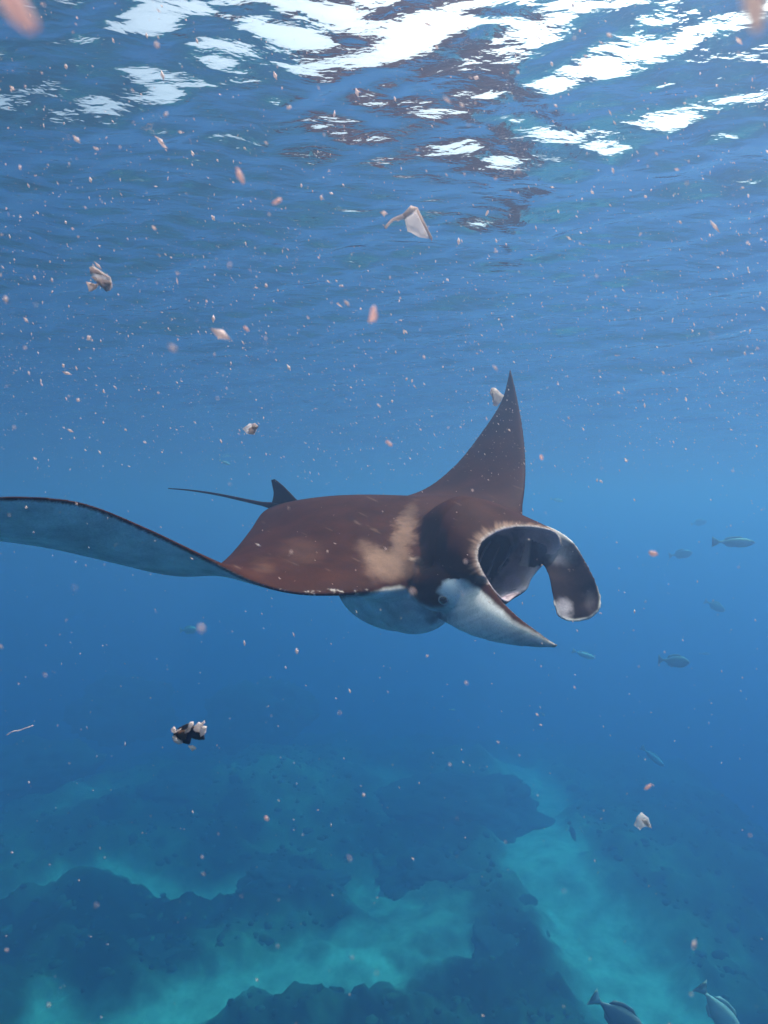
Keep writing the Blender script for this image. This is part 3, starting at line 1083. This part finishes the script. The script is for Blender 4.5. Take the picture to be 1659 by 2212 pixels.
def build_fish():
    tone = {
        'pale': simple_mat('fish_pale', (0.62, 0.66, 0.58), 0.4, 0.5, 0.15, 6),
        'grey': simple_mat('fish_grey', (0.34, 0.38, 0.32), 0.4, 0.5, 0.2, 6),
        'blue': simple_mat('fish_blue', (0.20, 0.5, 0.6), 0.4, 0.5, 0.2, 6),
        'cyan': simple_mat('fish_cyan', (0.30, 0.68, 0.55), 0.4, 0.5, 0.2, 6),
        'dark': simple_mat('fish_dark', (0.27, 0.23, 0.23), 0.4, 0.5, 0.3, 6),
        'silver': simple_mat('fish_silver', (0.62, 0.58, 0.5), 0.35, 0.6, 0.35, 7),
    }
    eye_m = simple_mat('fish_eye', (0.02, 0.02, 0.02), 0.2, 0.5)
    cache = {}
    for (u, v, px, L, ang, yaw, kind, tn, lab) in FISH:
        L *= 1.8
        if (kind, tn) not in cache:
            ms = [m.copy() for m in fish_meshes(kind)]
            for m in ms[:4]:
                m.materials.append(tone[tn])
            if tn == 'dark' and kind == 'deep':
                ms[1].materials[0] = tone['pale']
            ms[4].materials.append(eye_m)
            cache[(kind, tn)] = ms
        ms = cache[(kind, tn)]
        y = L * FPX / px
        root = empty('fish', tuple(P(u, v, y)))
        root.rotation_euler = (0, math.radians(ang), 0)
        root.scale = (L, L, L)
        from mathutils import Matrix
        root.rotation_euler = (Matrix.Rotation(math.radians(ang), 4, 'Y') @ Matrix.Rotation(math.radians(-yaw), 4, 'Z')).to_euler()
        tag(root, lab, 'fish', 'fish swimming round the manta ray')
        for nm, m in zip(('body', 'tail_fin', 'dorsal_fin', 'anal_fin'), ms[:4]):
            c = link(nm, m)
            c.parent = root
        if px > 30:
            hy = 0.05 if kind == 'deep' else 0.045
            for sgn in (-1, 1):
                c = link('eye', ms[4])
                c.parent = root
                c.location = (0.40, sgn * hy * 0.80, 0.02)


# ------------------------------------------------------------------ drifting scraps and plankton
def place(name, me, u, v, y, rot, scale, mat, label, cat, group=None):
    o = link(name, me, mat=mat, smooth_shade=True)
    o.location = P(u, v, y)
    o.rotation_euler = [math.radians(a) for a in rot]
    o.scale = (scale,) * 3
    tag(o, label, cat, group)
    return o


def build_debris():
    film = simple_mat('clear_film', (0.85, 0.80, 0.78), 0.25, 0.6, 0.1, 40, trans=0.5, alpha=0.28)
    pale = simple_mat('pale_scrap', (0.88, 0.76, 0.70), 0.4, 0.5, 0.12, 40, trans=0.5, alpha=0.8)
    pinky = simple_mat('pink_flake', (0.85, 0.60, 0.55), 0.5, 0.3, 0.15, 60, trans=0.4, alpha=0.5)
    brownm = simple_mat('brown_scrap', (0.20, 0.10, 0.05), 0.6, 0.3, 0.4, 30, trans=0.2)
    blackm = simple_mat('dark_scrap', (0.035, 0.03, 0.035), 0.5, 0.4, 0.4, 30)
    g = 'scraps drifting in the water'
    # white flake next to the raised wing
    place('white_flake', blade2d([(-.3, .5), (-.05, .52), (.45, .1), (.3, -.2), (.05, -.5), (-.15, -.48), (-.1, -.1), (-.4, .2)], .03, 'white_flake', .12, 3),
          1072, 858, 3.2, (0, 0, 10), .095, pale, 'small white flake drifting beside the tip of the raised wing', 'flake', g)
    # crumpled translucent scrap, upper left
    r = empty('crumpled_scrap', tuple(P(215, 604, 1.1)))
    tag(r, 'crumpled translucent scrap with three pointed ends at upper left', 'scrap', g)
    S = 0.045
    for nm, pts, mt in (('film', [(-.35, .52), (-.2, .5), (.45, .1), (.5, -.3), (.3, -.5), (0, -.2), (-.2, .05), (-.4, .25)], film),
                        ('fold', [(-.42, .5), (-.25, .48), (.46, .08), (.42, .02), (-.05, .3), (-.2, .25), (-.4, .3)], pale),
                        ('fold', [(-.35, .12), (.1, .02), (.46, -.05), (.48, -.12), (.2, -.12), (.45, -.4), (.32, -.5), (.0, -.22), (-.28, -.3), (-.3, -.45), (-.45, -.45), (-.55, -.08), (-.3, -.25), (0, -.12)], pale)):
        c = link(nm, blade2d([(x * S, z * S) for x, z in pts], .0012, nm, .12, 5), r, mt)
    # folded clear film, upper middle
    r = empty('clear_film_strip', tuple(P(885, 480, 1.25)))
    tag(r, 'folded strip of clear film with a bright creased edge above the raised wing', 'film', g)
    k = 1.25 / FPX
    q = lambda pts: [((a - 885) * k, -(b - 480) * k) for a, b in pts]
    link('sheet', blade2d(q([(870, 462), (888, 446), (902, 452), (920, 485), (934, 518), (905, 512), (880, 500)]), .0008, 'sheet', .05, 8), r, film)
    link('crease', blade2d(q([(830, 490), (848, 472), (870, 462), (888, 443), (903, 449), (882, 463), (872, 474), (850, 478), (834, 494)]), .0015, 'crease', .05, 9), r, pale)
    link('edge_strip', blade2d(q([(902, 449), (934, 514), (932, 522), (899, 455)]), .001, 'edge_strip', .03, 4), r, pale)
    # glassy scrap at middle left
    r = empty('glassy_scrap', tuple(P(543, 926, 1.4)))
    tag(r, 'small glassy scrap with a bright folded corner above the tail', 'scrap', g)
    link('film', blade2d([(-.02, .0), (-.005, .012), (.014, .008), (.008, -.014), (-.010, -.012)], .001, 'film', .15, 12), r, film)
    link('fold', blade2d([(.0, .010), (.008, .013), (.016, .006), (.004, .003), (.006, -.012), (-.003, -.013), (-.006, .0), (.004, .006)], .001, 'fold', .12, 13), r, pale)
    # torn dark and white scrap, lower left
    r = empty('torn_scrap', tuple(P(408, 1583, 1.15)))
    tag(r, 'torn dark scrap with ragged white crusts floating above the reef', 'scrap', g)
    k = 1.15 / FPX
    q = lambda pts: [((550 + a * .1507) * .6064 - 408, -((2500 + b * .1507) * .6064 - 1583)) for a, b in pts]
    q2 = lambda pts: [(x * k, z * k) for x, z in q(pts)]
    link('dark_piece', blade2d(q2([(440, 760), (560, 620), (760, 520), (900, 560), (1000, 650), (1180, 800), (1180, 900), (1050, 900), (880, 850), (830, 1010), (640, 960), (480, 880)]), .004, 'dark_piece', .10, 3, 3), r, blackm)
    link('brown_piece', blade2d(q2([(560, 700), (720, 640), (780, 760), (740, 880), (640, 880)]), .007, 'brown_piece', .12, 5, 3), r, brownm)
    for i, pts in enumerate(([(970, 560), (1060, 480), (1110, 500), (1170, 440), (1180, 500), (1120, 570), (1220, 590), (1190, 660), (1200, 740), (1110, 790), (1080, 700), (1000, 710), (960, 640)],
                             [(740, 640), (830, 560), (850, 460), (930, 460), (930, 530), (890, 600), (850, 670), (750, 720)],
                             [(430, 620), (480, 570), (530, 620), (520, 690), (620, 610), (670, 580), (650, 620), (520, 710), (460, 680)],
                             [(470, 780), (520, 770), (600, 890), (680, 960), (600, 960), (500, 880)],
                             [(850, 990), (930, 1000), (1030, 1060), (960, 1110), (930, 1060)])):
        c = link('white_crust', blade2d(q2(pts), .006, 'white_crust', .16, 20 + i, 2), r, pale)
        c.location = (0, -.004 - .0008 * i, 0)
    # jelly-like scrap, lower right
    r = empty('jelly_scrap', tuple(P(1390, 1775, 1.5)))
    tag(r, 'filmy scrap with a bright white edge in the blue water at lower right', 'scrap', g)
    link('film', blade2d([(-.024, -.008), (-.016, .010), (-.004, .022), (.014, .008), (.020, -.014), (.004, -.012), (-.008, -.020)], .001, 'film', .15, 15), r, film)
    link('fold', blade2d([(-.004, .004), (.006, .006), (.022, -.018), (.010, -.010), (.0, -.004)], .0012, 'fold', .1, 16), r, pale)
    # thread
    V, F = tube(catmull([P(14, 1588, 1.3), P(28, 1580, 1.3), P(40, 1578, 1.31), P(52, 1574, 1.31), P(72, 1567, 1.32)], 24), np.full(24, .0009), 6)
    tag(link('thread', mesh_from('thread', V, F), mat=pale), 'thin pale thread drifting near the left edge above the reef', 'thread', g)
    # single larger flakes that stand out
    flakes = [(923, 1417, .8, .007, pale, 'white flake drifting just below the ray\'s pale throat'),
              (1170, 988, .7, .011, pinky, 'pink flake right of the raised wing\'s front edge'),
              (841, 958, .6, .009, pinky, 'blurred pink flake left of the raised wing'),
              (1410, 1196, .6, .012, pinky, 'long red-pink flake right of the ray\'s mouth'),
              (576, 1768, .6, .007, pinky, 'round coral-pink fleck over the middle of the reef'),
              (1399, 1700, .7, .010, pinky, 'dim red flake above the filmy scrap at lower right'),
              (597, 436, .5, .010, pinky, 'pink blurred fleck under the surface left of the folded film'),
              (518, 380, .45, .013, pinky, 'large soft pink fleck near the surface at upper left'),
              (532, 710, .6, .009, pinky, 'pink fleck in open blue water left of centre'),
              (1052, 460, 1.3, .016, pale, 'slim pale flake right of the folded film strip'),
              (806, 681, .4, .016, pinky, 'very soft wide pink fleck at the middle top'),
              (1336, 848, .9, .008, pale, 'tiny pale flake right of the raised wing tip'),
              (28, 2, .13, .0090, pinky, 'very near blurred pink blob in the upper left corner'),
              (1628, -6, .13, .0105, pale, 'very near blurred pale blob in the upper right corner')]
    for i, (u, v, y, s, mt, lab) in enumerate(flakes):
        s *= 0.42 if y > 0.2 else 0.6
        me = blob_flake('drifting_flake', 30 + i)
        place('drifting_flake', me, u, v, y, (random.uniform(-40, 40), 35 + random.uniform(-20, 20), random.uniform(0, 180)), s, mt, lab, 'flake', 'single flakes drifting near the lens')


def blob_flake(name, seed):
    bm = bmesh.new()
    bmesh.ops.create_icosphere(bm, subdivisions=2, radius=1)
    co = np.array([v.co[:] for v in bm.verts])
    n = fbm(co * 1.5 + seed * 2.3, 3, seed)
    co = co * (1 + 0.4 * n)[:, None] * np.array((1.0, 0.35, 0.5))
    for v, c in zip(bm.verts, co):
        v.co = c
    me = bpy.data.meshes.new(name)
    bm.to_mesh(me)
    bm.free()
    return me


def build_plankton():
    N = 34000
    r = np.random.default_rng(3)
    x = r.uniform(-5, 5, N)
    y = r.uniform(-1.5, 7.0, N)
    dep = np.minimum(r.exponential(0.42, N) + 0.03, r.uniform(0.03, 5, N) + 0.4)
    z = wave_height(x, y) - dep
    d = np.sqrt(x ** 2 + y ** 2 + (z - CAM_Z) ** 2)
    size = 0.00054 * np.exp(r.normal(0.2, 0.75, N))
    size = np.minimum(size, 0.0045)
    keep = (d > 0.22) & (size / d < 0.008)
    x, y, z, size = x[keep], y[keep], z[keep], size[keep]
    # more of the fine ones near the lens
    N2 = 3500
    x2 = r.uniform(-1.2, 1.2, N2); y2 = r.uniform(.25, 1.6, N2); z2 = CAM_Z + r.uniform(-.9, 1.1, N2) + 0.25
    z2 = np.minimum(z2, -0.12)
    s2 = 0.0006 * np.exp(r.normal(0.1, 0.5, N2))
    x, y, z, size = np.r_[x, x2], np.r_[y, y2], np.r_[z, z2], np.r_[size, s2]
    # the dense cloud just under the surface
    N3 = 12000
    x3 = r.uniform(-1.9, 1.9, N3); y3 = r.uniform(.5, 3.2, N3); z3 = -r.uniform(.06, 1.15, N3)
    s3 = np.minimum(0.00065 * np.exp(r.normal(0.1, 0.7, N3)), 0.005)
    x, y, z, size = np.r_[x, x3], np.r_[y, y3], np.r_[z, z3], np.r_[size, s3]
    n = len(x)
    octv = np.array([(1, 0, 0), (-1, 0, 0), (0, 1, 0), (0, -1, 0), (0, 0, 1), (0, 0, -1)], float)
    octf = np.array([(0, 2, 4), (2, 1, 4), (1, 3, 4), (3, 0, 4), (2, 0, 5), (1, 2, 5), (3, 1, 5), (0, 3, 5)])
    ang = np.radians(r.normal(58, 22, n))
    st = r.uniform(1.0, 2.8, n)
    ax = np.stack([np.cos(ang), r.normal(0, .3, n), -np.sin(ang)], 1)
    ax /= np.linalg.norm(ax, axis=1)[:, None]
    b1 = np.cross(ax, r.normal(0, 1, (n, 3))); b1 /= np.linalg.norm(b1, axis=1)[:, None]
    b2 = np.cross(ax, b1)
    c = np.stack([x, y, z], 1)
    V = (c[:, None, :] + size[:, None, None] * (octv[None, :, 0:1] * (ax * st[:, None])[:, None, :] + octv[None, :, 1:2] * b1[:, None, :] + octv[None, :, 2:3] * (b2 * .6)[:, None, :]))
    F = octf[None] + 6 * np.arange(n)[:, None, None]
    me = quad_mesh('plankton', V.reshape(-1, 3), F.reshape(-1, 3))
    o = link('plankton', me, mat=simple_mat('plankton', (0.82, 0.70, 0.66), 0.5, 0.4, 0.2, 3.0, trans=0.5, alpha=0.6), smooth_shade=False)
    tag(o, 'fine pinkish plankton specks drifting all through the water', kind='stuff')


# ------------------------------------------------------------------ assemble
bedm = bed_mat()
build_haze()
build_surface()
build_bed(bedm)
build_mounds(bedm)
build_coral_growth(bedm)
manta, AX = build_manta()
build_manta_details(manta)
build_fish()
build_debris()
build_plankton()
